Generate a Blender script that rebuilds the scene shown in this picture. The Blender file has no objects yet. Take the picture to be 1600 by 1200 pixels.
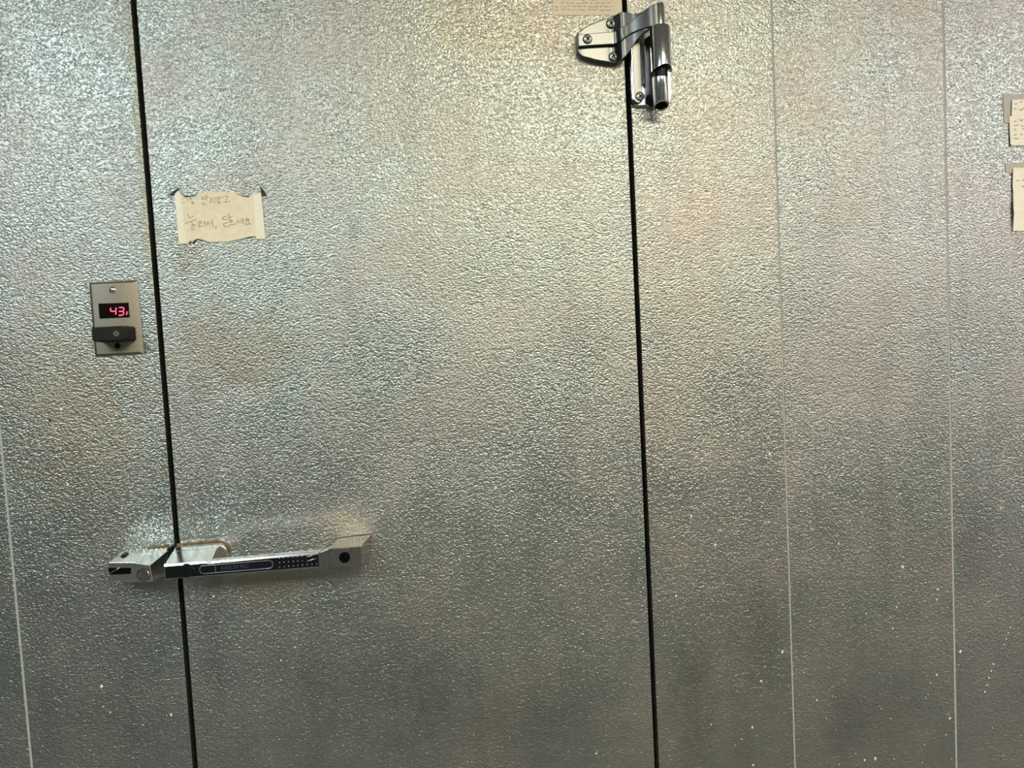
import bpy, bmesh, math, random
from mathutils import Matrix, Vector

random.seed(7)
scene = bpy.context.scene
C = scene.collection

# ------------------------------------------------------------------ camera
EYE = 1.40                     # eye height; every wall point below is (x, height above EYE)
cam_data = bpy.data.cameras.new('camera')
cam_data.sensor_width = 36.0
cam_data.lens = 27.045
cam_data.clip_start = 0.02
cam = bpy.data.objects.new('camera', cam_data)
C.objects.link(cam)
cam.matrix_world = Matrix((
    (0.99276160, 0.05888693, -0.10467438, 0.0),
    (-0.10796590, 0.05580067, -0.99258735, -1.2),
    (-0.05260952, 0.99670388, 0.06175454, EYE),
    (0.0, 0.0, 0.0, 1.0)))
scene.camera = cam

# ------------------------------------------------------------------ world and exposure
world = bpy.data.worlds.new('world')
scene.world = world
world.use_nodes = True
world.node_tree.nodes['Background'].inputs['Color'].default_value = (0.9, 0.95, 1.0, 1)
world.node_tree.nodes['Background'].inputs['Strength'].default_value = 0.02
vs = scene.view_settings
vs.view_transform = 'Standard'
vs.look = 'None'
vs.exposure = 0.52
vs.gamma = 1.0
vs.use_curve_mapping = False

# the kitchen's ceiling fixtures: (x, y, colour, emission strength)
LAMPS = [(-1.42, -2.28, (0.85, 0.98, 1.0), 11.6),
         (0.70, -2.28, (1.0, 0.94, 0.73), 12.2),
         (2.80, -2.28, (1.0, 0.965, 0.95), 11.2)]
CEILING = 2.60


# ------------------------------------------------------------------ materials
def new_mat(name):
    m = bpy.data.materials.new(name)
    m.use_nodes = True
    return m, m.node_tree.nodes, m.node_tree.links, m.node_tree.nodes['Principled BSDF']


def simple(name, col, rough=0.5, metal=0.0, grain=0.0, scale=300.0, bump=0.0, spec=0.5):
    m, N, Lk, b = new_mat(name)
    b.inputs['Base Color'].default_value = (*col, 1)
    b.inputs['Roughness'].default_value = rough
    b.inputs['Metallic'].default_value = metal
    b.inputs['Specular IOR Level'].default_value = spec
    if grain or bump:
        g = N.new('ShaderNodeNewGeometry')
        n = N.new('ShaderNodeTexNoise')
        n.inputs['Scale'].default_value = scale
        n.inputs['Detail'].default_value = 4
        Lk.new(g.outputs['Position'], n.inputs['Vector'])
        if grain:
            r = N.new('ShaderNodeMix'); r.data_type = 'RGBA'
            r.inputs['A'].default_value = (*[c * (1 - grain) for c in col], 1)
            r.inputs['B'].default_value = (*[min(1, c * (1 + grain)) for c in col], 1)
            Lk.new(n.outputs['Fac'], r.inputs['Factor'])
            Lk.new(r.outputs['Result'], b.inputs['Base Color'])
        if bump:
            bp = N.new('ShaderNodeBump')
            bp.inputs['Strength'].default_value = 1.0
            bp.inputs['Distance'].default_value = bump
            Lk.new(n.outputs['Fac'], bp.inputs['Height'])
            Lk.new(bp.outputs['Normal'], b.inputs['Normal'])
    return m


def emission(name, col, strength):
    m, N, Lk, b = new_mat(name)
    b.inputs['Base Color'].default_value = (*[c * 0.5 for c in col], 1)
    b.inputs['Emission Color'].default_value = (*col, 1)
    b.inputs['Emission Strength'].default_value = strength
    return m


def math_node(N, Lk, op, a, b=None, clamp=False):
    n = N.new('ShaderNodeMath'); n.operation = op; n.use_clamp = clamp
    for i, v in enumerate((a, b)):
        if v is None:
            continue
        if isinstance(v, (int, float)):
            n.inputs[i].default_value = v
        else:
            Lk.new(v, n.inputs[i])
    return n.outputs[0]


def embossed(name, seed, tint, stains=(), relief=0.00074, rough=0.37):
    """Stucco-embossed aluminium cladding with grime of its own."""
    m, N, Lk, b = new_mat(name)
    geo = N.new('ShaderNodeNewGeometry')
    pos = geo.outputs['Position']
    mp = N.new('ShaderNodeMapping')
    mp.inputs['Location'].default_value = (seed * 3.17, seed * 1.3, seed * 2.1)
    Lk.new(pos, mp.inputs['Vector'])
    vec = mp.outputs['Vector']

    def noise(scale, detail=2.0, rough_=0.5, dist=0.0, stretch=None, v=None):
        n = N.new('ShaderNodeTexNoise')
        n.inputs['Scale'].default_value = scale
        n.inputs['Detail'].default_value = detail
        n.inputs['Roughness'].default_value = rough_
        n.inputs['Distortion'].default_value = dist
        src = v or vec
        if stretch:
            s = N.new('ShaderNodeMapping'); s.inputs['Scale'].default_value = stretch
            s.inputs['Rotation'].default_value = (0, 0.35, 0)
            Lk.new(src, s.inputs['Vector']); src = s.outputs['Vector']
        Lk.new(src, n.inputs['Vector'])
        return n.outputs['Fac']

    # relief: short wrinkled pebbles with sharp valleys, a few millimetres across
    wob = N.new('ShaderNodeTexNoise')
    wob.inputs['Scale'].default_value = EMB_SCALE * 0.55
    wob.inputs['Detail'].default_value = 1.0
    Lk.new(vec, wob.inputs['Vector'])
    sc_ = N.new('ShaderNodeVectorMath'); sc_.operation = 'MULTIPLY_ADD'
    sc_.inputs[1].default_value = (0.0055, 0.0055, 0.0055)
    Lk.new(wob.outputs['Color'], sc_.inputs[0]); Lk.new(vec, sc_.inputs[2])
    sm = N.new('ShaderNodeMapping')
    sm.inputs['Rotation'].default_value = (0, 0.45, 0)
    sm.inputs['Scale'].default_value = (0.80, 1.0, 1.25)
    Lk.new(sc_.outputs[0], sm.inputs['Vector'])
    vo = N.new('ShaderNodeTexVoronoi')
    vo.feature = 'SMOOTH_F1'
    vo.inputs['Scale'].default_value = EMB_SCALE
    vo.inputs['Smoothness'].default_value = 0.35
    Lk.new(sm.outputs['Vector'], vo.inputs['Vector'])
    h = math_node(N, Lk, 'MULTIPLY', vo.outputs['Distance'], -1.0)
    # worn / film-covered places lie flatter
    bp = N.new('ShaderNodeBump')
    bp.inputs['Strength'].default_value = 1.0
    bp.inputs['Distance'].default_value = relief
    Lk.new(h, bp.inputs['Height'])
    wav = noise(5.0, 1.0, 0.4)
    bp2 = N.new('ShaderNodeBump')
    bp2.inputs['Strength'].default_value = 1.0
    bp2.inputs['Distance'].default_value = 0.004
    Lk.new(wav, bp2.inputs['Height'])
    Lk.new(bp.outputs['Normal'], bp2.inputs['Normal'])
    Lk.new(bp2.outputs['Normal'], b.inputs['Normal'])

    # colour: tint + cloudy patina + fine grain
    def mix(fac, ca, cb):
        n = N.new('ShaderNodeMix'); n.data_type = 'RGBA'
        Lk.new(fac, n.inputs['Factor'])
        for key, c in (('A', ca), ('B', cb)):
            if isinstance(c, tuple):
                n.inputs[key].default_value = (*c, 1)
            else:
                Lk.new(c, n.inputs[key])
        return n.outputs['Result']

    cl = noise(7.0, 3.0, 0.55)
    cl = math_node(N, Lk, 'MULTIPLY', math_node(N, Lk, 'SUBTRACT', cl, 0.36), 3.2, True)
    col = mix(cl, tuple(t * k for t, k in zip(tint, (0.94, 1.00, 0.97))),
              tuple(min(1, t * k) for t, k in zip(tint, (1.06, 0.99, 0.95))))
    # vertical wipe marks
    st = noise(26.0, 3.0, 0.6, 0.0, (1.0, 1.0, 0.08))
    st = math_node(N, Lk, 'MULTIPLY', math_node(N, Lk, 'SUBTRACT', st, 0.5), 1.6, True)
    col = mix(st, col, tuple(t * 0.72 for t in tint))
    rgh = math_node(N, Lk, 'ADD', rough, math_node(N, Lk, 'MULTIPLY', cl, 0.08))

    # grime patches with a place and a shape: (x, height, rx, rz, colour, amount, roughness shift)
    edge = noise(38.0, 4.0, 0.6)
    sep = N.new('ShaderNodeSeparateXYZ'); Lk.new(pos, sep.inputs[0])
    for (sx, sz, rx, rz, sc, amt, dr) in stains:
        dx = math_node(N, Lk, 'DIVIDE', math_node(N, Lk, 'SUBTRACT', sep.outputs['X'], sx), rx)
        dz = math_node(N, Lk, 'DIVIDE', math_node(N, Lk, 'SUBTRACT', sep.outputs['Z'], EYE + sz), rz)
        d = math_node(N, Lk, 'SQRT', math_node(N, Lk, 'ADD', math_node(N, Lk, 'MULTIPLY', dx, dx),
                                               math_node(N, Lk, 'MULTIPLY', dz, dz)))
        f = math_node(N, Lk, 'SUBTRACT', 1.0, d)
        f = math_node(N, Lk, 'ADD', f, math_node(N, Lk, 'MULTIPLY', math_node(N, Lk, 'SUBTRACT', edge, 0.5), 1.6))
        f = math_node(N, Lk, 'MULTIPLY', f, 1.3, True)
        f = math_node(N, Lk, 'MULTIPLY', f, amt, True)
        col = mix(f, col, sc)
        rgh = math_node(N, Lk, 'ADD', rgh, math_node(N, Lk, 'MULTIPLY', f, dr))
    Lk.new(col, b.inputs['Base Color'])
    Lk.new(rgh, b.inputs['Roughness'])
    b.inputs['Metallic'].default_value = 1.0
    return m


EMB_SCALE = 320.0
TAN = (0.34, 0.27, 0.175)
WHITE = (0.60, 0.595, 0.56)
DARK = (0.14, 0.14, 0.125)
ALU = (0.412, 0.42, 0.395)
M = {}
M['door'] = embossed('embossed_door', 1, ALU, [
    (-0.29, 0.0, 0.13, 0.09, TAN, 0.55, 0.05), (-0.345, 0.155, 0.03, 0.05, TAN, 0.5, 0.0),
    (-0.15, -0.272, 0.05, 0.035, (0.56, 0.48, 0.38), 0.7, 0.1), (-0.27, -0.365, 0.09, 0.05, TAN, 0.6, 0.1),
    (-0.318, -0.285, 0.022, 0.016, WHITE, 0.9, 0.1), (-0.29, -0.07, 0.05, 0.02, WHITE, 0.45, -0.05),
    (-0.355, -0.44, 0.025, 0.13, DARK, 0.3, 0.05), (-0.09, -0.50, 0.16, 0.14, DARK, 0.25, 0.05),
    (0.10, -0.62, 0.25, 0.12, DARK, 0.25, 0.05), (0.15, 0.48, 0.22, 0.09, (0.43, 0.365, 0.27), 0.45, 0.0)])
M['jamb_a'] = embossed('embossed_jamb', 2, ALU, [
    (-0.53, -0.09, 0.15, 0.21, (0.42, 0.365, 0.265), 0.8, 0.05), (-0.45, -0.33, 0.07, 0.04, DARK, 0.4, 0.05),  # the patch at the strike paints grime together with its shade
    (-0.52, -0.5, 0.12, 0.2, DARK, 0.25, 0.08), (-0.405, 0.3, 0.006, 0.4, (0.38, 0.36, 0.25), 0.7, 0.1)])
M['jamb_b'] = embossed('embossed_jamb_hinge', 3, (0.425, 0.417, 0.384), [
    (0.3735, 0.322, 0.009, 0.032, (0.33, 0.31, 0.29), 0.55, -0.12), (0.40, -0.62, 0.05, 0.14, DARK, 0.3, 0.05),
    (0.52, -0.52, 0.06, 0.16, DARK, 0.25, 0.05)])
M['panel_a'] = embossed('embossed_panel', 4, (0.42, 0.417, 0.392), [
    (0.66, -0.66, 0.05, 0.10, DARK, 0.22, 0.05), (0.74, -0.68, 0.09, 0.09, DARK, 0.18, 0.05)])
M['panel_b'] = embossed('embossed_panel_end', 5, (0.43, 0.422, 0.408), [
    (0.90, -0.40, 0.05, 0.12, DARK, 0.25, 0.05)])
M['panel_c'] = embossed('embossed_panel_outer', 6, ALU)
M['sealant'] = simple('pale_sealant', (0.38, 0.38, 0.345), 0.6, 0.0, 0.12, 90)
M['rubber'] = simple('black_rubber', (0.006, 0.0055, 0.005), 0.8, spec=0.1)
M['chrome'] = simple('chrome', (0.78, 0.78, 0.77), 0.13, 1.0, 0.05, 160, 0.0)
M['satin'] = simple('worn_cast_chrome', (0.80, 0.79, 0.75), 0.20, 1.0, 0.18, 220, 0.00005)
M['satin_grimy'] = simple('grimy_cast_chrome', (0.46, 0.45, 0.40), 0.22, 1.0, 0.3, 180, 0.00006)
M['strap'] = simple('brushed_chrome', (0.145, 0.143, 0.135), 0.30, 1.0, 0.08, 300)
M['wall_pale'] = simple('pale_tiled_wall', (0.55, 0.55, 0.52), 0.5, 0.0, 0.08, 6)
M['brushed'] = simple('brushed_steel', (0.34, 0.31, 0.25), 0.42, 1.0, 0.1, 260)
M['screw'] = simple('screw_steel', (0.55, 0.55, 0.50), 0.42, 1.0)
M['black_metal_and_shade'] = simple('black_metal_and_shade', (0.007, 0.0075, 0.009), 0.35, 0.0, spec=0.15)  # also paints dark reflections on the bar front and hinge web
M['navy'] = simple('dark_blue_enamel', (0.006, 0.008, 0.014), 0.35, 0.0, spec=0.2)
M['void'] = simple('recess_shade', (0.004, 0.004, 0.004), 0.8, spec=0.0)  # near-black paints the shade inside holes, slots and recesses
M['plastic'] = simple('black_plastic', (0.008, 0.008, 0.007), 0.5, 0.0, 0.2, 500, 0.00005, 0.25)
M['screen'] = simple('display_glass', (0.006, 0.002, 0.002), 0.12)
M['led'] = emission('red_led', (1.0, 0.06, 0.13), 2.2)
M['icon'] = simple('icon_print', (0.50, 0.40, 0.34), 0.6)
M['paper'] = simple('aged_paper', (0.90, 0.76, 0.56), 0.8, 0.0, 0.16, 110)
M['paper_white'] = simple('cream_paper', (0.92, 0.84, 0.71), 0.8, 0.0, 0.05, 60)
M['label'] = simple('tan_label', (0.84, 0.70, 0.51), 0.7, 0.0, 0.10, 120)
M['tape'] = simple('yellowed_tape', (0.93, 0.85, 0.66), 0.35, 0.0, 0.05, 80)
M['tape_grey'] = simple('dusty_tape', (0.46, 0.43, 0.37), 0.5, 0.0, 0.15, 250, 0.0004)
M['tape_and_shadow'] = simple('grimy_tape_and_shadow', (0.05, 0.045, 0.038), 0.7, 0.0, 0.2, 200)  # also colours the shadow slivers of the torn note
M['ink'] = simple('faded_ink', (0.42, 0.33, 0.22), 0.8)
M['ink_red'] = simple('faded_red_ink', (0.68, 0.42, 0.29), 0.8)
M['print'] = simple('brown_print', (0.36, 0.25, 0.16), 0.8)
M['rust'] = simple('rusty_sealant', (0.16, 0.10, 0.05), 0.8, 0.0, 0.5, 250, 0.0006)
M['speck'] = simple('pale_speck', (0.75, 0.75, 0.70), 0.6)
M['fly'] = simple('dark_speck', (0.03, 0.02, 0.015), 0.7)
M['floor'] = simple('quarry_tile', (0.105, 0.104, 0.097), 0.5, 0.0, 0.2, 12)
M['wall'] = simple('kitchen_wall', (0.105, 0.105, 0.099), 0.6, 0.0, 0.1, 6)
M['ceiling'] = simple('ceiling_board', (0.55, 0.55, 0.52), 0.8, 0.0, 0.1, 20)
M['white_metal'] = simple('lamp_housing', (0.7, 0.7, 0.68), 0.5)


# ------------------------------------------------------------------ mesh helpers
def W(x, v, p=0.0):
    """wall point: x along the wall, v above eye height, p out of the wall towards the room"""
    return Vector((x, -p, EYE + v))


def link(name, bm, mat, parent=None, smooth=False, bevel=0.0, seg=2, angle=35):
    bmesh.ops.recalc_face_normals(bm, faces=bm.faces)
    me = bpy.data.meshes.new(name)
    bm.to_mesh(me); bm.free()
    me.materials.append(M[mat])
    o = bpy.data.objects.new(name, me)
    C.objects.link(o)
    if bevel:
        md = o.modifiers.new('edge', 'BEVEL')
        md.width = bevel; md.segments = seg; md.limit_method = 'ANGLE'; md.angle_limit = math.radians(angle)
        md.harden_normals = True
    if smooth or bevel:
        for p in me.polygons:
            p.use_smooth = True
        if not bevel or smooth == 'auto':
            me.set_sharp_from_angle(angle=math.radians(40))
    if parent is not None:
        o.parent = parent
        o.matrix_parent_inverse = parent.matrix_world.inverted()
    return o


def empty(name, loc, label=None, cat=None, kind=None, group=None):
    o = bpy.data.objects.new(name, None)
    o.empty_display_size = 0.02
    o.location = loc
    C.objects.link(o)
    o.matrix_world = Matrix.Translation(loc)
    tag(o, label, cat, kind, group)
    return o


def tag(o, label=None, cat=None, kind=None, group=None):
    for k, v in (('label', label), ('category', cat), ('kind', kind), ('group', group)):
        if v:
            o[k] = v
    return o


def prism(bm, poly, p0, p1, poly_front=None):
    """solid between wall outline poly at depth p0 and (poly_front or poly) at depth p1"""
    front = poly_front or poly
    a = [bm.verts.new(W(x, v, p0)) for x, v in poly]
    b = [bm.verts.new(W(x, v, p1)) for x, v in front]
    n = len(a)
    bm.faces.new(a); bm.faces.new(b)
    for i in range(n):
        bm.faces.new((a[i], a[(i + 1) % n], b[(i + 1) % n], b[i]))
    return bm


def box(bm, x0, x1, v0, v1, p0, p1):
    return prism(bm, [(x0, v0), (x1, v0), (x1, v1), (x0, v1)], p0, p1)


def rounded(x0, x1, v0, v1, r, n=6, corners=(1, 1, 1, 1)):
    out = []
    for k, (cx, cv, a0) in enumerate(((x0 + r, v0 + r, 180), (x1 - r, v0 + r, 270), (x1 - r, v1 - r, 0), (x0 + r, v1 - r, 90))):
        if not corners[k]:
            out.append(((x0, v0), (x1, v0), (x1, v1), (x0, v1))[k]); continue
        for i in range(n + 1):
            a = math.radians(a0 + 90 * i / n)
            out.append((cx + r * math.cos(a), cv + r * math.sin(a)))
    return out


def lathe(bm, origin, axis, profile, n=28):
    """profile: (radius, distance along axis); closed where the radius is 0"""
    axis = Vector(axis).normalized()
    u = axis.orthogonal().normalized(); w = axis.cross(u)
    rings = []
    for r, t in profile:
        c = Vector(origin) + axis * t
        if r < 1e-7:
            rings.append([bm.verts.new(c)])
        else:
            rings.append([bm.verts.new(c + (u * math.cos(2 * math.pi * i / n) + w * math.sin(2 * math.pi * i / n)) * r) for i in range(n)])
    for A, B in zip(rings, rings[1:]):
        for i in range(n):
            j = (i + 1) % n
            if len(A) == 1:
                bm.faces.new((A[0], B[i], B[j]))
            elif len(B) == 1:
                bm.faces.new((A[i], B[0], A[j]))
            else:
                bm.faces.new((A[i], B[i], B[j], A[j]))
    return bm


def tube(bm, pts, r, n=6):
    pts = [Vector(p) for p in pts]
    rings = []
    for i, p in enumerate(pts):
        t = (pts[min(i + 1, len(pts) - 1)] - pts[max(i - 1, 0)]).normalized()
        u = t.cross(Vector((0.13, 1, 0.07))).normalized(); w = t.cross(u)
        rr = r[i] if isinstance(r, (list, tuple)) else r
        rings.append([bm.verts.new(p + (u * math.cos(2 * math.pi * k / n) + w * math.sin(2 * math.pi * k / n)) * rr) for k in range(n)])
    for A, B in zip(rings, rings[1:]):
        for k in range(n):
            bm.faces.new((A[k], A[(k + 1) % n], B[(k + 1) % n], B[k]))
    bm.faces.new(rings[0]); bm.faces.new(rings[-1])
    return bm


def ribbon(bm, pts, width, p, th=0.00015):
    """flat pen stroke lying on a sheet at depth p"""
    for (a, b) in zip(pts, pts[1:]):
        d = Vector((b[0] - a[0], b[1] - a[1]))
        if d.length < 1e-6:
            continue
        d.normalize(); q = Vector((-d.y, d.x)) * width / 2; e = d * width * 0.35
        prism(bm, [(a[0] - e.x + q.x, a[1] - e.y + q.y), (a[0] - e.x - q.x, a[1] - e.y - q.y),
                   (b[0] + e.x - q.x, b[1] + e.y - q.y), (b[0] + e.x + q.x, b[1] + e.y + q.y)], p, p + th)
    return bm


def catmull(rows, n):
    out = []
    for i in range(len(rows) - 1):
        r0, r1, r2, r3 = rows[max(i - 1, 0)], rows[i], rows[i + 1], rows[min(i + 2, len(rows) - 1)]
        for k in range(n):
            t = k / n
            out.append(tuple(0.5 * (2 * b + (c - a) * t + (2 * a - 5 * b + 4 * c - d) * t * t + (3 * b - a - 3 * c + d) * t ** 3)
                             for a, b, c, d in zip(r0, r1, r2, r3)))
    out.append(tuple(rows[-1]))
    return out


def loft(bm, rows):
    """rows of (x, v low, v high, p back, p front) swept along x"""
    rings = []
    for x, v0, v1, pb, pf in rows:
        rings.append([bm.verts.new(W(x, v, p)) for v, p in ((v0, pb), (v0, pf), (v1, pf), (v1, pb))])
    for A, B in zip(rings, rings[1:]):
        for k in range(4):
            bm.faces.new((A[k], A[(k + 1) % 4], B[(k + 1) % 4], B[k]))
    bm.faces.new(rings[0]); bm.faces.new(rings[-1])
    return bm


def screw(parent, x, v, p, r, mat='screw', turn=20):
    bm = bmesh.new()
    lathe(bm, W(x, v, p - 0.001), (0, -1, 0), [(0, 0), (r, 0), (r, 0.0016), (r * 0.8, 0.0026), (0, 0.0030)], 20)
    s = link('screw', bm, mat, parent, True)
    bm = bmesh.new()
    lathe(bm, W(x, v, p - 0.003), (0, -1, 0), [(0, 0), (r * 1.18, 0), (r * 1.18, 0.0022), (0, 0.0022)], 20)
    link('countersink', bm, 'void', s, True)
    bm = bmesh.new()
    for a in (turn, turn + 90):
        c, d = math.cos(math.radians(a)), math.sin(math.radians(a))
        L, w = r * 0.55, r * 0.14
        prism(bm, [(x + c * L - d * w, v + d * L + c * w), (x - c * L - d * w, v - d * L + c * w),
                   (x - c * L + d * w, v - d * L - c * w), (x + c * L + d * w, v + d * L - c * w)], p + 0.0004, p + 0.0023)
    link('cross_recess', bm, 'void', s)
    return s

# pen strokes of the note, as wall points
NOTE_LINE_TWO = [[(-0.3431, 0.2065), (-0.3414, 0.2), (-0.3349, 0.203)], [(-0.3483, 0.1915), (-0.3427, 0.1941), (-0.3317, 0.1978)], [(-0.3386, 0.1953), (-0.3372, 0.1907)], [(-0.3395, 0.1892), (-0.3345, 0.1903), (-0.3354, 0.1876), (-0.3393, 0.1862), (-0.3387, 0.1827), (-0.3339, 0.1836)], [(-0.3293, 0.1941), (-0.3246, 0.1945), (-0.3255, 0.1916), (-0.3288, 0.1906), (-0.3285, 0.1869), (-0.323, 0.1883)], [(-0.3227, 0.1922), (-0.32, 0.1925)], [(-0.3193, 0.196), (-0.3194, 0.1877)], [(-0.3147, 0.1944), (-0.3171, 0.189)], [(-0.3152, 0.1933), (-0.3124, 0.1893)], [(-0.3111, 0.1916), (-0.309, 0.1919)], [(-0.3089, 0.197), (-0.3081, 0.1871)], [(-0.3045, 0.1872), (-0.3036, 0.1845), (-0.3055, 0.183)], [(-0.2878, 0.2015), (-0.2939, 0.1988), (-0.293, 0.1955), (-0.2864, 0.1964)], [(-0.2845, 0.2053), (-0.2842, 0.1955)], [(-0.284, 0.1986), (-0.2801, 0.1996)], [(-0.287, 0.1918), (-0.2932, 0.1895), (-0.2913, 0.1853), (-0.2859, 0.1862)], [(-0.2811, 0.1918), (-0.2828, 0.1921), (-0.2834, 0.1939), (-0.2821, 0.1953), (-0.2804, 0.1949), (-0.2798, 0.1932), (-0.2811, 0.1918)], [(-0.2843, 0.1877), (-0.276, 0.1892)], [(-0.2715, 0.1961), (-0.2737, 0.1897)], [(-0.2718, 0.1938), (-0.2686, 0.19)], [(-0.2682, 0.1936), (-0.2664, 0.1937)], [(-0.266, 0.1968), (-0.2659, 0.1898)], [(-0.2637, 0.1972), (-0.2637, 0.1897)], [(-0.2583, 0.193), (-0.2601, 0.1933), (-0.2606, 0.1951), (-0.2594, 0.1965), (-0.2576, 0.1961), (-0.2571, 0.1944), (-0.2583, 0.193)], [(-0.26, 0.1918), (-0.26, 0.1881)], [(-0.2563, 0.1956), (-0.256, 0.1885)], [(-0.2612, 0.1873), (-0.2531, 0.1885)]]
NOTE_LINE_ONE = [[(-0.3476, 0.2299), (-0.3416, 0.2309), (-0.3424, 0.2246)], [(-0.3488, 0.2226), (-0.3461, 0.223)], [(-0.338, 0.2308), (-0.3378, 0.2256)], [(-0.3377, 0.2281), (-0.3352, 0.2287)], [(-0.3344, 0.2211), (-0.3358, 0.2214), (-0.3362, 0.2227), (-0.3352, 0.2239), (-0.3338, 0.2236), (-0.3334, 0.2222), (-0.3344, 0.2211)], [(-0.3158, 0.2308), (-0.3215, 0.229), (-0.321, 0.2266), (-0.3156, 0.2273)], [(-0.3142, 0.234), (-0.3146, 0.2253)], [(-0.3143, 0.2294), (-0.3114, 0.2299)], [(-0.3178, 0.2222), (-0.3217, 0.2214), (-0.3201, 0.2183), (-0.3164, 0.2197)], [(-0.2989, 0.2286), (-0.2906, 0.2293)], [(-0.2962, 0.2282), (-0.2972, 0.2247)], [(-0.2967, 0.2196), (-0.2983, 0.22), (-0.2988, 0.2215), (-0.2977, 0.2228), (-0.2961, 0.2225), (-0.2956, 0.2209), (-0.2967, 0.2196)], [(-0.288, 0.2299), (-0.2839, 0.2301), (-0.2849, 0.2257)], [(-0.2868, 0.2257), (-0.2868, 0.222)], [(-0.2906, 0.2215), (-0.2806, 0.2227)]]
NOTE_RED = [[(-0.3095, 0.2286), (-0.3071, 0.2215)], [(-0.307, 0.2289), (-0.3097, 0.2219)], [(-0.304, 0.2295), (-0.3037, 0.2201)], [(-0.3008, 0.2292), (-0.2988, 0.2202)], [(-0.3026, 0.2276), (-0.2994, 0.2283)]]


# ------------------------------------------------------------------ the room
def slab(name, x0, x1, y0, y1, z0, z1, mat):
    bm = bmesh.new()
    bmesh.ops.create_cube(bm, size=1.0)
    for v in bm.verts:
        v.co = Vector(((x0 + x1) / 2 + v.co.x * (x1 - x0), (y0 + y1) / 2 + v.co.y * (y1 - y0), (z0 + z1) / 2 + v.co.z * (z1 - z0)))
    return tag(link(name, bm, mat), kind='structure')


slab('floor', -3.2, 3.9, -4.6, 0.2, -0.1, 0.0, 'floor')
slab('ceiling', -3.2, 3.9, -4.6, 0.2, CEILING, CEILING + 0.1, 'ceiling')
slab('wall_back', -3.2, 3.9, -4.6, -4.5, 0.0, CEILING, 'wall')
slab('wall_left', -3.2, -3.1, -4.5, 0.05, 0.0, CEILING, 'wall')
slab('wall_right', 3.8, 3.9, -4.5, 0.05, 0.0, CEILING, 'wall_pale')

# cold-room front: cladding panels with narrow sealed joints
FL, CL = -EYE, CEILING - EYE
DOOR = (-0.3931, 0.3298)
DTOP = 0.66
front = empty('wall_front', (0, 0.03, 0), kind='structure')
joints = (-0.633, 0.572, 0.8635)
panels = [(-3.1, joints[0] - 0.0014, 'panel_c'), (joints[0] + 0.0014, DOOR[0] - 0.0072, 'jamb_a'),
          (DOOR[1] + 0.0072, joints[1] - 0.0011, 'jamb_b'), (joints[1] + 0.0011, joints[2] - 0.0014, 'panel_a'),
          (joints[2] + 0.0014, 1.80, 'panel_b'), (1.803, 3.8, 'panel_c')]
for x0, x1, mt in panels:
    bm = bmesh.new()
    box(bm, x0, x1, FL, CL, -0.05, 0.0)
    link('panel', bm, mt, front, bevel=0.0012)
bm = bmesh.new()
box(bm, DOOR[0] - 0.0072, DOOR[1] + 0.0072, DTOP, CL, -0.05, 0.0)
link('header_panel', bm, 'jamb_b', front, bevel=0.0012)
for x, w in ((joints[0], 0.0019), (joints[1], 0.0015), (joints[2], 0.0019), (1.8015, 0.0016)):
    bm = bmesh.new()
    box(bm, x - w, x + w, FL, CL, -0.03, -0.0007)
    link('joint_sealant', bm, 'sealant', front)

# the door leaf, its rubber gasket in the gap around it
bm = bmesh.new()
box(bm, DOOR[0], DOOR[1], FL + 0.02, DTOP - 0.0072, -0.05, 0.0005)
door = tag(link('door_1', bm, 'door', bevel=0.0015), 'grey embossed metal cold room door between black gaps', None, 'structure')
bm = bmesh.new()
for x0, x1 in ((DOOR[0] - 0.0072, DOOR[0]), (DOOR[1], DOOR[1] + 0.0072)):
    box(bm, x0, x1, FL + 0.02, DTOP, -0.045, -0.022)
box(bm, DOOR[0], DOOR[1], DTOP - 0.0072, DTOP, -0.045, -0.022)
tag(link('gasket', bm, 'rubber', door), 'black rubber gasket in the door gap')


def specks(name, parent, mat, spots, seed):
    rnd = random.Random(seed)
    bm = bmesh.new()
    for (x, v, r) in spots:
        n = 7
        ring = [(x + r * (0.6 + 0.5 * rnd.random()) * math.cos(2 * math.pi * i / n),
                 v + r * 1.3 * (0.6 + 0.5 * rnd.random()) * math.sin(2 * math.pi * i / n)) for i in range(n)]
        prism(bm, ring, 0.0, 0.0009, [(x + (a - x) * 0.5, v + (b - v) * 0.5) for a, b in ring])
    return tag(link(name, bm, mat, parent), kind='stuff')


def scatter(n, x0, x1, seed, lo=-0.80, hi=-0.05):
    rnd = random.Random(seed)
    return [(rnd.uniform(x0, x1), lo + (hi - lo) * rnd.random() ** 1.6, 0.0009 + 0.0019 * rnd.random() ** 3) for _ in range(n)]


specks('paint_specks', door, 'speck', scatter(95, -0.38, 0.32, 1), 1)
specks('paint_specks', front, 'speck', scatter(28, -0.62, -0.41, 2) + scatter(30, 0.345, 0.56, 3)
       + scatter(48, 0.58, 0.855, 4, -0.80, -0.35) + scatter(10, 0.87, 1.0, 5)
       + [(0.918 + 0.004 * i, -0.655 + 0.012 * i, 0.0016) for i in range(5)]
       + [(0.955 + 0.004 * i, -0.575 + 0.010 * i, 0.0014) for i in range(4)], 6)
specks('grime_specks', door, 'fly', [(-0.086, 0.0383, 0.0024), (-0.09, 0.11, 0.0010), (0.02, -0.21, 0.0009)], 7)
specks('grime_specks', front, 'fly', [(-0.5625, -0.0881, 0.0020), (-0.594, -0.108, 0.0015), (0.8891, 0.3131, 0.0017), (0.60, -0.10, 0.0009)], 8)

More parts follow.
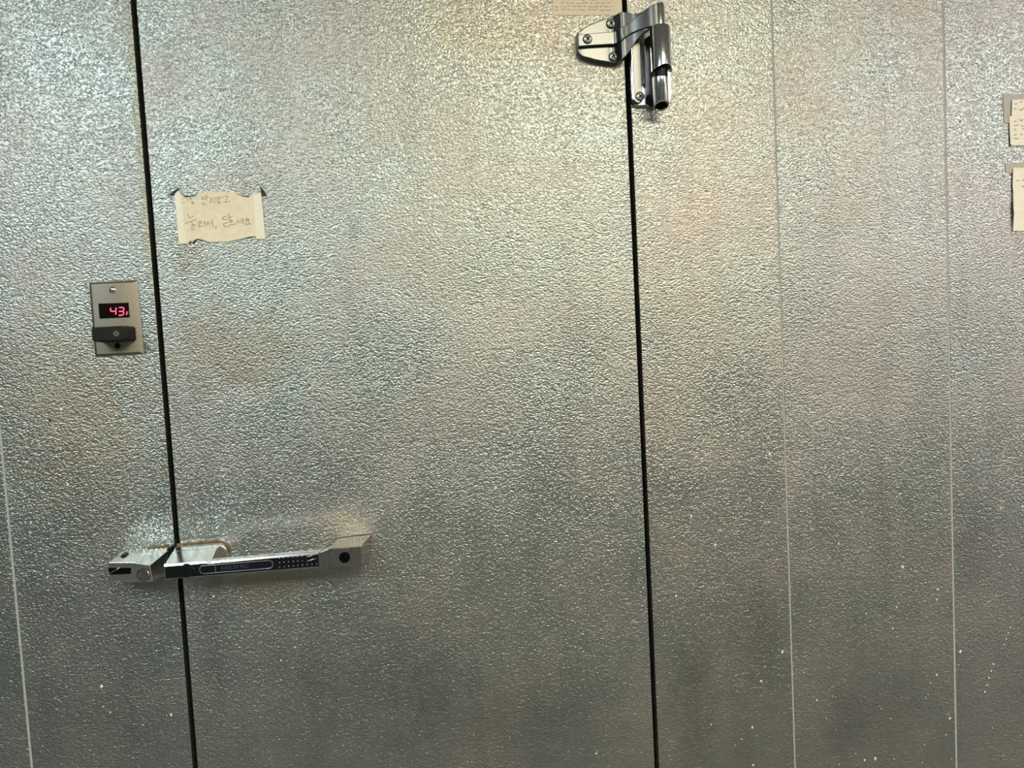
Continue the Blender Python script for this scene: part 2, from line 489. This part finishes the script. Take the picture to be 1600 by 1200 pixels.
# ------------------------------------------------------------------ ceiling lamps
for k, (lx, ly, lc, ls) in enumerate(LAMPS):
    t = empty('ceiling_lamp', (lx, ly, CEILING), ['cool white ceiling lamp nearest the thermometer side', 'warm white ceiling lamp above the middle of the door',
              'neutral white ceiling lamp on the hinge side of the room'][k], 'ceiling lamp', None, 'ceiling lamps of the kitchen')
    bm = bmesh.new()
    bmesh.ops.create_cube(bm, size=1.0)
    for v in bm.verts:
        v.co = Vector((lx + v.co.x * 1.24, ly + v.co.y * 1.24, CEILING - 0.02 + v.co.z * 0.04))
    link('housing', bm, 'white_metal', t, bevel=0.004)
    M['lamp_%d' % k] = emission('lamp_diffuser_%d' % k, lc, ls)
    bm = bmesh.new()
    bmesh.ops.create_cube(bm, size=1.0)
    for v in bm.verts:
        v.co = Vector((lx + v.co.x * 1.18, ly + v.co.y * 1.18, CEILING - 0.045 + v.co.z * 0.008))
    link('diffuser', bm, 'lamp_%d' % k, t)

# ------------------------------------------------------------------ door hinge
H = empty('hinge_assembly', W(0.33, 0.40), 'shiny chrome cam hinge with cross-head screws bridging the black door gap', 'hinge')
leaf = [(.2536, .4300, .4564, 0, .0115), (.2600, .4225, .4615, 0, .0125), (.2714, .4190, .4684, 0, .0132), (.2817, .4159, .4722, 0, .0132),
        (.2992, .4131, .4786, 0, .0132), (.3098, .4115, .4812, 0, .0132), (.3185, .4125, .4828, 0, .0245), (.3250, .4170, .4832, 0, .0265),
        (.3310, .4235, .4808, .001, .0285), (.3376, .4335, .4775, .007, .031), (.3450, .4420, .4768, .016, .036),
        (.3530, .4480, .4785, .025, .042), (.3640, .4520, .4815, .033, .047)]
bm = bmesh.new(); loft(bm, catmull(leaf, 3))
link('strap_leaf', bm, 'strap', H, bevel=0.0018, seg=3, angle=50)
rib = [(.2533, .4345, .4525, 0, .0195), (.2700, .4354, .4535, 0, .0205), (.2992, .4366, .4555, 0, .0205), (.3110, .4374, .4565, 0, .0210),
       (.3185, .4400, .4590, 0, .0285), (.3300, .4468, .4642, .004, .0315), (.3400, .4502, .4712, .010, .0360),
       (.3500, .4512, .4772, .022, .0430), (.3600, .4516, .4815, .032, .0505), (.3690, .4520, .4850, .037, .0530)]
bm = bmesh.new(); loft(bm, catmull(rib, 3))
link('strap_arm', bm, 'strap', H, bevel=0.0012, seg=2, angle=50)
AX = (0.3738, 0.045)
bm = bmesh.new()
lathe(bm, W(AX[0], 0.450, AX[1]), (0, 0, 1), [(0, 0), (.0080, 0), (.0080, .0330), (.0072, .0355), (.0045, .0368), (0, .0372)], 36)
link('knuckle', bm, 'chrome', H, True)
# cam barrel with its oblique lower end
bm = bmesh.new()
n = 48
lo_r, hi_r, hi2 = [], [], []
for i in range(n):
    a = 2 * math.pi * i / n
    x = AX[0] + 0.0153 * math.cos(a); p = AX[1] + 0.0153 * math.sin(a)
    cut = 0.3935 - 0.0065 * max(0.0, -math.cos(a)) ** 1.2 - 0.0075 * max(0.0, math.cos(a)) ** 3
    lo_r.append(bm.verts.new(W(x, cut, p)))
    hi_r.append(bm.verts.new(W(x, 0.4500, p)))
    hi2.append(bm.verts.new(W(AX[0] + 0.0138 * math.cos(a), 0.4525, AX[1] + 0.0138 * math.sin(a))))
for A, B in ((lo_r, hi_r), (hi_r, hi2)):
    for i in range(n):
        bm.faces.new((A[i], A[(i + 1) % n], B[(i + 1) % n], B[i]))
bm.faces.new(hi2)
cl = bm.verts.new(W(AX[0], 0.393, AX[1]))
for i in range(n):
    bm.faces.new((lo_r[i], lo_r[(i + 1) % n], cl))
link('cam_barrel', bm, 'chrome', H, True)
# frame bracket: rounded base, raised rim, web and lower barrel
bm = bmesh.new()
prism(bm, rounded(.3350, .4005, .3470, .4640, .011), 0.0, 0.009, rounded(.3358, .3997, .3478, .4632, .011))
br = link('frame_bracket', bm, 'chrome', H, bevel=0.0015, seg=3, angle=50)
bm = bmesh.new()
prism(bm, rounded(.3362, .3535, .3490, .4500, .008), 0.008, 0.013, rounded(.3380, .3520, .3505, .4490, .007))
link('bracket_rim', bm, 'strap', br, bevel=0.0012, seg=3, angle=40)
bm = bmesh.new()
tube(bm, [W(.3380, .356, .0115), W(.3380, .445, .0115)], 0.0022, 12)
link('bracket_bead', bm, 'chrome', br, True)
bm = bmesh.new()
prism(bm, [(.3560, .3500), (.3700, .3440), (.3810, .3440), (.3810, .4500), (.3600, .4500), (.3600, .3900)], 0.006, 0.030,
      [(.3640, .3520), (.3700, .3480), (.3800, .3480), (.3800, .4480), (.3640, .4480), (.3640, .3900)])
link('bracket_web', bm, 'black_metal_and_shade', br, bevel=0.002, seg=2)  # chrome web coloured black for shade and dark reflections
bm = bmesh.new()
ax, ap, n = .3737, .0365, 40          # tube with an oblique open lower end
rings = []
for r, v, tilt in ((.0095, .3815, 0.0), (.0120, .3805, 0.0), (.0120, .3385, 1.0), (.0112, .3378, 1.0), (.0096, .3378, 1.0), (.0092, .3390, 1.0), (.0092, .3550, 0.0)):
    rings.append([bm.verts.new(W(ax + r * math.cos(2 * math.pi * k / n), v + tilt * 0.0050 * (r / .0120) * math.sin(2 * math.pi * k / n),
                                 ap + r * math.sin(2 * math.pi * k / n))) for k in range(n)])
for A, B in zip(rings, rings[1:]):
    for k in range(n):
        bm.faces.new((A[k], A[(k + 1) % n], B[(k + 1) % n], B[k]))
bm.faces.new(rings[0]); bm.faces.new(rings[-1])
lb = link('lower_barrel', bm, 'chrome', H, True)
bm = bmesh.new()
lo = [bm.verts.new(W(ax + .0093 * math.cos(2 * math.pi * k / n), .3392 + .0039 * math.sin(2 * math.pi * k / n), ap + .0093 * math.sin(2 * math.pi * k / n))) for k in range(n)]
hi = [bm.verts.new(v.co + Vector((0, 0, .002))) for v in lo]
bm.faces.new(lo); bm.faces.new(hi)
for k in range(n):
    bm.faces.new((lo[k], lo[(k + 1) % n], hi[(k + 1) % n], hi[k]))
link('barrel_shade', bm, 'void', lb, True)  # black disc stands in for the shade inside the open tube
bm = bmesh.new()
lathe(bm, W(ax, .3945, .040), (0, 0, -1), [(0, 0), (.0108, 0), (.0108, .0150), (0, .0150)], 28)
link('hinge_pin', bm, 'black_metal_and_shade', H, True)
for x, v, p, a in ((.3068, .4703, .0145, 35), (.2677, .4450, .0215, 50), (.3085, .4207, .0145, 30), (.3480, .3602, .0140, 40)):
    screw(H, x, v, p, 0.0062, 'screw', a)

# ------------------------------------------------------------------ latch handle
G = empty('door_latch', W(-0.25, -0.31), 'long chrome bar handle with dark front mounted on the embossed door', 'door handle')
bm = bmesh.new()     # base plate with a rounded right end
prism(bm, rounded(-.3975, -.3215, -.3300, -.2890, .014, corners=(0, 1, 1, 0)), 0.0, 0.012)
link('base_plate', bm, 'satin', G, bevel=0.003, seg=3)
bm = bmesh.new()     # tapering housing out to the pivot
prism(bm, [(-.3970, -.3290), (-.3290, -.3290), (-.3290, -.2895), (-.3970, -.2895)], 0.008, 0.024,
      [(-.3970, -.3280), (-.3330, -.3280), (-.3330, -.2925), (-.3970, -.2925)])
link('housing', bm, 'satin', G, bevel=0.002, seg=2)
bm = bmesh.new()
prism(bm, [(-.3970, -.3280), (-.3330, -.3280), (-.3330, -.2925), (-.3970, -.2925)], 0.022, 0.064,
      [(-.3955, -.3215), (-.3300, -.3215), (-.3300, -.3005), (-.3955, -.3005)])
hs = link('housing_nose', bm, 'satin', G, bevel=0.0012, seg=2)
# bar
bm = bmesh.new()
back = [(-.3960, -.3218), (-.1600, -.3222), (-.1600, -.2996), (-.3340, -.3010), (-.3380, -.3000), (-.3960, -.3000)]
prism(bm, back, 0.050, 0.0630)
prism(bm, back, 0.0630, 0.0645, back[:2] + [(x, v - .0034) for x, v in back[2:]])     # front top edge eased off
bmesh.ops.remove_doubles(bm, verts=bm.verts, dist=1e-6)
inner = [f for f in bm.faces if abs(f.calc_center_median().y + 0.0630) < 1e-5 and abs(f.normal.y) > 0.9]
bmesh.ops.delete(bm, geom=inner, context='FACES')
bar = link('grip_bar', bm, 'chrome', G, bevel=0.0005, seg=2, angle=20)
bm = bmesh.new()     # dark reflection on the chrome front, put in as a black face
prism(bm, [(-.3945, -.3208), (-.1785, -.3211), (-.1785, -.3033), (-.3340, -.3045), (-.3380, -.3035), (-.3945, -.3035)], 0.0640, 0.0652)
face = link('dark_reflection', bm, 'black_metal_and_shade', bar)
bm = bmesh.new()     # rim round the long recess
ring = rounded(-.3470, -.2440, -.3178, -.3062, .0056)
tube(bm, [W(x, v, .0652) for x, v in ring] + [W(*ring[0], .0652)], 0.00085, 8)
link('recess_rim', bm, 'chrome', bar, True)
bm = bmesh.new()
prism(bm, rounded(-.3250, -.2446, -.3172, -.3068, .0050, corners=(0, 1, 1, 0)), 0.0650, 0.0655)
link('recess_panel', bm, 'navy', bar)
bm = bmesh.new()
tube(bm, [W(-.3252, -.3174, .0654), W(-.3252, -.3066, .0654)], 0.0006, 6)
link('recess_divider', bm, 'chrome', bar, True)


def lettering(name, text, x, v, p, size, mat, parent, stretch=1.0, th=0.0002):
    cu = bpy.data.curves.new(name, 'FONT')
    cu.body = text; cu.size = size; cu.extrude = th; cu.space_character = 1.05
    tmp = bpy.data.objects.new(name, cu)
    C.objects.link(tmp)
    bpy.context.view_layer.update()
    me = bpy.data.meshes.new_from_object(tmp.evaluated_get(bpy.context.evaluated_depsgraph_get()))
    bpy.data.objects.remove(tmp); bpy.data.curves.remove(cu)
    for vt in me.vertices:
        c = vt.co.copy(); vt.co = W(x + c.x * stretch, v + c.y, p + c.z)
    me.materials.clear(); me.materials.append(M[mat])
    o = bpy.data.objects.new(name, me); C.objects.link(o)
    o.parent = parent; o.matrix_parent_inverse = parent.matrix_world.inverted()
    return o


M['emboss'] = simple('worn_emboss', (0.05, 0.06, 0.075), 0.35)
lettering('maker_lettering', 'KASON INC', -.3170, -.3145, .0656, 0.0082, 'emboss', bar, 0.86)
bm = bmesh.new()
for i in range(6):
    for j in range(3):
        x = -.2345 + i * .00655 + j * -.0001; v = -.3042 - j * .0066
        lathe(bm, W(x, v, .0651), (0, -1, 0), [(.0010, 0), (.0009, .0004), (.0004, .0009), (0, .0010)], 8)
for x, v in ((-.1955, -.3172), (-.1885, -.3172), (-.1815, -.3170)):
    lathe(bm, W(x, v, .0651), (0, -1, 0), [(.0010, 0), (.0009, .0004), (.0004, .0009), (0, .0010)], 8)
tag(link('grip_dots', bm, 'chrome', bar, True), 'rows of small raised chrome dots', kind='stuff')
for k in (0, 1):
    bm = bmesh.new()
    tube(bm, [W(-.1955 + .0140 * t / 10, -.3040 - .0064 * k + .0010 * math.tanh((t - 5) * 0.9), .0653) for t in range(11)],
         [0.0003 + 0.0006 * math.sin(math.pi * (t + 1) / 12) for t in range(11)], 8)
    link('reflection_wave', bm, 'chrome', bar, True)  # raised ribs put two S-shaped reflections into the bar's shape
bm = bmesh.new()
lathe(bm, W(-.3647, -.3113, .0645), (0, -1, 0), [(0, 0), (.0098, 0), (.0098, .0025), (.0088, .0040), (.0045, .0045), (.0040, .0030), (0, .0030)], 30)
pb = link('pivot_bolt', bm, 'black_metal_and_shade', G, True)
bm = bmesh.new()
tube(bm, [W(-.3647 + .0100 * math.cos(k * math.pi / 16), -.3113 + .0092 * math.sin(k * math.pi / 16), .0656) for k in range(33)], 0.0004, 6)
link('bolt_ring', bm, 'satin_grimy', pb, True)
bm = bmesh.new()     # end block reaching back to the door
prism(bm, [(-.1610, -.3289), (-.1064, -.3289), (-.1064, -.2952), (-.1572, -.2972)], 0.0, 0.066,
      [(-.1640, -.3232), (-.1160, -.3250), (-.1156, -.2962), (-.1630, -.2960)])
blk = link('end_block', bm, 'satin_grimy', G, bevel=0.0012, seg=2)
bm = bmesh.new()     # short slope from bar to block
prism(bm, [(-.1790, -.3222), (-.1600, -.3232), (-.1600, -.2962), (-.1655, -.2968), (-.1730, -.2996), (-.1790, -.2998)], 0.050, 0.0654)
link('block_neck', bm, 'satin_grimy', blk, bevel=0.001)
bm = bmesh.new()
lathe(bm, W(-.1409, -.3108, .0655), (0, -1, 0), [(0, 0), (.0082, 0), (.0080, .0010), (0, .0010)], 28)
link('bolt_hole', bm, 'void', blk, True)
bm = bmesh.new()
rnd = random.Random(3)
path = [(-.3960, -.2885), (-.3800, -.2880), (-.3650, -.2878), (-.3500, -.2876), (-.3370, -.2880), (-.3280, -.2905), (-.3220, -.2960), (-.3205, -.3060)]
path = catmull(path, 4)
tube(bm, [W(x + rnd.uniform(-.0006, .0006), v + rnd.uniform(-.0006, .0006), .0006) for x, v in path], [0.0014 + 0.0010 * rnd.random() for _ in path], 7)
link('sealant_bead', bm, 'rust', G, True)
bm = bmesh.new()
tube(bm, [W(x, v, .0004) for x, v in ((-.1590, -.2985), (-.1570, -.2968), (-.1400, -.2960), (-.1230, -.2952), (-.1062, -.2947))], 0.0008, 6)
link('sealant_bead', bm, 'rust', G, True)

# ------------------------------------------------------------------ latch strike on the frame
S = empty('latch_strike', W(-0.445, -0.31), 'worn metal strike block with round bolt on frame left of door handle', 'latch')
bm = bmesh.new()
prism(bm, [(-.4885, -.3290), (-.4080, -.3290), (-.4020, -.2895), (-.4752, -.2905), (-.4885, -.2990)], 0.0, 0.018,
      [(-.4865, -.3290), (-.4090, -.3290), (-.4045, -.2915), (-.4752, -.2925), (-.4865, -.3000)])
link('strike_base', bm, 'satin', S, bevel=0.0012)
bm = bmesh.new()
prism(bm, [(-.4840, -.3270), (-.4560, -.3280), (-.4090, -.3290), (-.4045, -.2915), (-.4752, -.2925), (-.4840, -.2990)], 0.016, 0.064,
      [(-.4712, -.3180), (-.4400, -.3225), (-.4134, -.3240), (-.4150, -.2995), (-.4365, -.2935), (-.4712, -.2905)])
body = link('strike_body', bm, 'satin', S, bevel=0.0010)
bm = bmesh.new()
prism(bm, [(-.4715, -.3085), (-.4425, -.3098), (-.4410, -.3015), (-.4715, -.2990)], 0.0625, 0.0648)
link('slot', bm, 'void', body)
bm = bmesh.new()
prism(bm, [(-.4730, -.3085), (-.4725, -.3068), (-.4580, -.2995), (-.4570, -.3008)], 0.0620, 0.0675)
link('latch_tongue', bm, 'chrome', body, bevel=0.0005)
bm = bmesh.new()
prism(bm, [(-.4700, -.2935), (-.4590, -.2930), (-.4610, -.2905), (-.4650, -.2890)], 0.018, 0.030)
link('top_notch', bm, 'black_metal_and_shade', body)
bm = bmesh.new()
lathe(bm, W(-.4250, -.3130, .0635), (0, -1, 0), [(0, 0), (.0088, 0), (.0088, .0016), (.0078, .0026), (.0052, .0026), (.0044, .0012), (.0020, .0012), (.0014, .0022), (0, .0024)], 30)
link('strike_bolt', bm, 'satin_grimy', S, True)
bm = bmesh.new()
lathe(bm, W(-.4250, -.3130, .0628), (0, -1, 0), [(0, 0), (.0098, 0), (.0096, .0014), (0, .0014)], 30)
link('bolt_washer', bm, 'black_metal_and_shade', S, True)
bm = bmesh.new()
prism(bm, [(-.4085, -.3000), (-.4015, -.2985), (-.4000, -.2885), (-.4040, -.2880), (-.4080, -.2905)], 0.0, 0.016)
link('strike_lip', bm, 'black_metal_and_shade', S, bevel=0.0015)
bm = bmesh.new()
path = catmull([(-.4400, -.2905), (-.4300, -.2892), (-.4180, -.2890), (-.4090, -.2882)], 4)
tube(bm, [W(x, v + rnd.uniform(-.0005, .0005), .0005) for x, v in path], [0.0009 + 0.0008 * rnd.random() for _ in path], 7)
link('sealant_bead', bm, 'rust', S, True)

# ------------------------------------------------------------------ thermometer with light switch
T = empty('wall_thermometer', W(-0.456, 0.057), 'steel wall plate with red digital 43 F display and black light switch', 'thermometer')
bm = bmesh.new()
prism(bm, [(-.4910, .0020), (-.4216, .0026), (-.4209, .1124), (-.4906, .1116)], 0.0, 0.0008)
plate = [(-.4908, .0022), (-.4218, .0028), (-.4211, .1122), (-.4904, .1114)]
top = [(-.4868, .0058), (-.4272, .0062), (-.4264, .1086), (-.4866, .1080)]
prism(bm, plate, 0.0008, 0.0045, top)
link('cover_plate', bm, 'brushed', T, bevel=0.0005)
bm = bmesh.new()
prism(bm, [(-.4786, .0579), (-.4362, .0577), (-.4360, .0793), (-.4786, .0800)], 0.0040, 0.0049)
disp = link('display_window', bm, 'screen', T)
# seven-segment digits, each segment its own lit bar
SEG = {'a': ((0, 1), (1, 1)), 'b': ((1, 1), (1, .5)), 'c': ((1, .5), (1, 0)), 'd': ((0, 0), (1, 0)), 'e': ((0, 0), (0, .5)), 'f': ((0, .5), (0, 1)), 'g': ((0, .5), (1, .5))}


def digit(segs, x, v, w, h, t):
    for s in segs:
        (ax, av), (bx, bv) = SEG[s]
        lean = 0.12
        a = Vector((x + ax * w + av * h * lean, v + av * h)); b = Vector((x + bx * w + bv * h * lean, v + bv * h))
        d = (b - a).normalized(); a += d * t * 0.30; b -= d * t * 0.30; q = Vector((-d.y, d.x)) * t / 2
        bm = bmesh.new()
        prism(bm, [tuple(a), tuple(a + d * t * .4 + q), tuple(b - d * t * .4 + q), tuple(b), tuple(b - d * t * .4 - q), tuple(a + d * t * .4 - q)], 0.0048, 0.0053)
        link('digit_segment', bm, 'led', disp)


digit('bcfg', -.4630, .0622, .0076, .0112, .0014)
digit('abcdg', -.4520, .0615, .0074, .0112, .0014)
digit('aefg', -.4406, .0610, .0028, .0048, .0007)
bm = bmesh.new()
lathe(bm, W(-.4573, .0990, .0042), (0, -1, 0), [(0, 0), (.0048, 0), (.0048, .0006), (.0034, .0020), (0, .0026)], 24)
link('plate_screw', bm, 'chrome', T, True)
bm = bmesh.new()
lathe(bm, W(-.4567, .0166, .0042), (0, -1, 0), [(0, 0), (.0044, 0), (.0044, .0008), (.0030, .0018), (0, .0020)], 24)
link('plate_screw', bm, 'black_metal_and_shade', T, True)
bm = bmesh.new()
prism(bm, rounded(-.4780, -.4292, .0222, .0445, .004), 0.004, 0.026, rounded(-.4778, -.4312, .0232, .0448, .004))
sw = link('light_switch', bm, 'plastic', T, bevel=0.0015, seg=3)
bm = bmesh.new()
prism(bm, rounded(-.4776, -.4320, .0234, .0450, .004), 0.0265, 0.041, rounded(-.4768, -.4328, .0240, .0444, .004))
cap = link('switch_cap', bm, 'plastic', sw, bevel=0.0015, seg=3)
bm = bmesh.new()
ic = (-.4433, .0337)
ring = [(ic[0] + .0018 * math.cos(a * math.pi / 8), ic[1] + .0018 * math.sin(a * math.pi / 8)) for a in range(17)]
ribbon(bm, ring, 0.0007, 0.0410)
for k in range(8):
    a = k * math.pi / 4 + 0.2
    ribbon(bm, [(ic[0] + .0027 * math.cos(a), ic[1] + .0027 * math.sin(a)), (ic[0] + .0040 * math.cos(a), ic[1] + .0040 * math.sin(a))], 0.0006, 0.0410)
link('lamp_icon', bm, 'icon', sw)

# ------------------------------------------------------------------ handwritten note taped on the door
NT = empty('paper_note', W(-0.296, 0.20), 'torn tan paper note with two handwritten lines taped on the door', 'note')
poly = [(-.3590, .2388), (-.3565, .2405), (-.3530, .2400), (-.3497, .2336), (-.3440, .2322), (-.3379, .2319), (-.3330, .2324), (-.3279, .2340), (-.3240, .2378), (-.3100, .2376),
        (-.2900, .2372), (-.2746, .2362), (-.2700, .2321), (-.2620, .2300), (-.2548, .2287), (-.2508, .2310), (-.2356, .2332), (-.2350, .2000), (-.2338, .1654),
        (-.2390, .1650), (-.2454, .1656), (-.2468, .1693), (-.2510, .1690), (-.2568, .1691), (-.2630, .1676), (-.2703, .1669), (-.2790, .1650), (-.2882, .1636), (-.3030, .1634), (-.3160, .1640), (-.3230, .1668), (-.3317, .1692),
        (-.3370, .1676), (-.3409, .1629), (-.3480, .1626), (-.3577, .1635), (-.3588, .2050)]
bm = bmesh.new(); prism(bm, poly, 0.0006, 0.0016)
sheet = link('sheet', bm, 'paper', NT)
for pts, w, mt in ((NOTE_LINE_TWO, 0.0011, 'ink'), (NOTE_LINE_ONE, 0.0010, 'ink'), (NOTE_RED, 0.0011, 'ink_red')):
    bm = bmesh.new()
    for st in pts:
        ribbon(bm, st, w, 0.0016)
    link('handwriting', bm, mt, sheet)
bm = bmesh.new(); prism(bm, [(-.2475, .1662), (-.2336, .1652), (-.2352, .2330), (-.2462, .2315)], 0.0016, 0.0019)
link('tape_strip', bm, 'tape', NT)
bm = bmesh.new(); prism(bm, [(-.3590, .1632), (-.3490, .1628), (-.3510, .2335), (-.3540, .2400), (-.3594, .2390)], 0.0016, 0.0019)
link('tape_strip', bm, 'tape', NT)


def flap(name, tri, lift, mat, parent):
    bm = bmesh.new()
    a = [bm.verts.new(W(x, v, p)) for (x, v), p in zip(tri, lift)]
    b = [bm.verts.new(W(x, v, p + 0.0006)) for (x, v), p in zip(tri, lift)]
    n = len(a)
    bm.faces.new(a); bm.faces.new(b)
    for i in range(n):
        bm.faces.new((a[i], a[(i + 1) % n], b[(i + 1) % n], b[i]))
    return link(name, bm, mat, parent)


flap('curled_corner', [(-.3670, .2342), (-.3640, .2372), (-.3532, .2437), (-.3545, .2405), (-.3590, .2360), (-.3592, .2345)], (.004, .004, .003, .001, .001, .001), 'tape_and_shadow', NT)
flap('curled_corner', [(-.2360, .2434), (-.2352, .2330), (-.2350, .2280), (-.2325, .2300), (-.2269, .2307), (-.2310, .2370)], (.002, .001, .001, .003, .004, .004), 'tape_and_shadow', NT)
flap('torn_edge_shadow', [(-.3497, .2342), (-.3440, .2328), (-.3379, .2324), (-.3279, .2342), (-.3300, .2322), (-.3379, .2309), (-.3450, .2313)], (.0012, .0016, .0016, .0012, .0014, .0014, .0014), 'tape_and_shadow', NT)  # dark slivers draw the shadow along the torn paper edges
flap('torn_edge_shadow', [(-.2700, .2327), (-.2620, .2304), (-.2548, .2291), (-.2500, .2318), (-.2540, .2276), (-.2625, .2292)], (.0012, .0016, .0016, .0012, .0014, .0014), 'tape_and_shadow', NT)
flap('torn_edge_shadow', [(-.3200, .1648), (-.3260, .1678), (-.3317, .1694), (-.3350, .1682), (-.3400, .1630), (-.3370, .1632), (-.3325, .1678), (-.3240, .1664)], (.001,) * 8, 'tape_and_shadow', NT)
flap('torn_edge_shadow', [(-.3415, .1632), (-.3440, .1622), (-.3460, .1634), (-.3425, .1660), (-.3405, .1670)], (.0016,) * 5, 'tape_and_shadow', NT)
flap('torn_edge_shadow', [(-.2460, .1697), (-.2520, .1697), (-.2580, .1692), (-.2680, .1672), (-.2600, .1678), (-.2560, .1680), (-.2530, .1688)], (.0012,) * 7, 'tape_and_shadow', NT)

# ------------------------------------------------------------------ printed label above the hinge
LB = empty('printed_label', W(0.275, 0.52), 'small tan printed label on the door above the hinge strap', 'label')
bm = bmesh.new()
prism(bm, [(.2199, .4890), (.3180, .4880), (.3288, .4925), (.3290, .5600), (.2230, .5600)], 0.0004, 0.0012)
lab = link('label_sheet', bm, 'label', LB)


def words(bm, x0, x1, v, h, p, rnd, slope=0.0, gap=0.002):
    """a line of tiny unreadable print: short uneven marks"""
    x = x0
    while x < x1:
        w = rnd.uniform(0.003, 0.010)
        e = min(x + w, x1); t = x; s = h * 1.1
        pts = []
        while t < e:
            pts.append((t, v + (t - x0) * slope + rnd.uniform(-h, h) * 0.5)); t += s
        if len(pts) > 1:
            ribbon(bm, pts, h * 0.45, p)
        x = e + gap * rnd.uniform(0.6, 1.4)


rnd = random.Random(5)
bm = bmesh.new()
for i in range(10):
    v = .4965 + .0051 * i
    words(bm, .2330, .3220 - rnd.uniform(0, .010), v, 0.0020, 0.0012, rnd, -0.005)
    if i in (0, 1, 4, 7):
        words(bm, .2235, .2300, v, 0.0022, 0.0012, rnd)
link('printed_text', bm, 'print', lab)

# ------------------------------------------------------------------ notes on the panel at the right edge
N1 = empty('paper_note', W(1.01, 0.31), 'cream note with rows of handwriting at right edge, upper of two', 'note', None, 'notes taped at the right edge')
bm = bmesh.new()
prism(bm, [(.9805, .3460), (.9795, .3200), (.9752, .3185), (.9765, .2740), (.9790, .2715), (1.0560, .2700), (1.0570, .3455)], 0.0012, 0.0022)
s1 = link('sheet', bm, 'paper_white', N1)
bm = bmesh.new()
for i, v in enumerate((.3405, .3300, .3120, .3040, .2965, .2890, .2835)):
    words(bm, .9835 if i else .9850, 1.052, v, 0.0034, 0.0022, rnd, 0.02, 0.004)
link('handwriting', bm, 'ink', s1)
bm = bmesh.new()
prism(bm, [(.9655, .3560), (1.0570, .3542), (1.0570, .3440), (.9790, .3452), (.9770, .3090), (.9663, .3095)], 0.0, 0.0010)
link('tape_strip', bm, 'tape_grey', N1)
flap('curled_corner', [(.9760, .2900), (.9762, .2725), (.9752, .2712), (.9790, .2710), (.9775, .2735), (.9772, .2900)], (.001, .001, .0012, .001, .001, .001), 'tape_and_shadow', N1)
N2 = empty('paper_note', W(1.01, 0.18), 'plain cream folded note at right edge, lower of two', 'note', None, 'notes taped at the right edge')
bm = bmesh.new()
for v0, v1, l0, l1 in ((.1312, .1645, .0012, .0030), (.1645, .2000, .0030, .0012), (.2000, .2350, .0012, .0020)):
    a = [bm.verts.new(W(x, v, p)) for x, v, p in ((.9795, v0, l0), (1.0570, v0 - .002, l0), (1.0570, v1 - .002, l1), (.9805, v1, l1))]
    b = [bm.verts.new(W(x, v, p + .0008)) for x, v, p in ((.9795, v0, l0), (1.0570, v0 - .002, l0), (1.0570, v1 - .002, l1), (.9805, v1, l1))]
    bm.faces.new(a); bm.faces.new(b)
    for i in range(4):
        bm.faces.new((a[i], a[(i + 1) % 4], b[(i + 1) % 4], b[i]))
s2 = link('sheet', bm, 'paper_white', N2)
bm = bmesh.new()
for v in (.2140, .2050):
    words(bm, .9870 + (.2140 - v), 1.052, v, 0.0028, 0.0027, rnd, 0.0, 0.004)
link('handwriting', bm, 'ink', s2)
bm = bmesh.new()
prism(bm, [(.9676, .2435), (1.0570, .2412), (1.0570, .2330), (.9810, .2345), (.9800, .2270), (.9686, .2277)], 0.0, 0.0010)
link('tape_strip', bm, 'tape_grey', N2)
flap('curled_edge', [(.9792, .1800), (.9786, .1790), (.9780, .1560), (.9792, .1480), (.9802, .1600), (.9806, .1800)], (.0012,) * 6, 'tape_and_shadow', N2)
flap('curled_edge', [(.9800, .2120), (.9794, .2100), (.9790, .1980), (.9802, .1950), (.9808, .2060)], (.0011,) * 5, 'tape_and_shadow', N2)
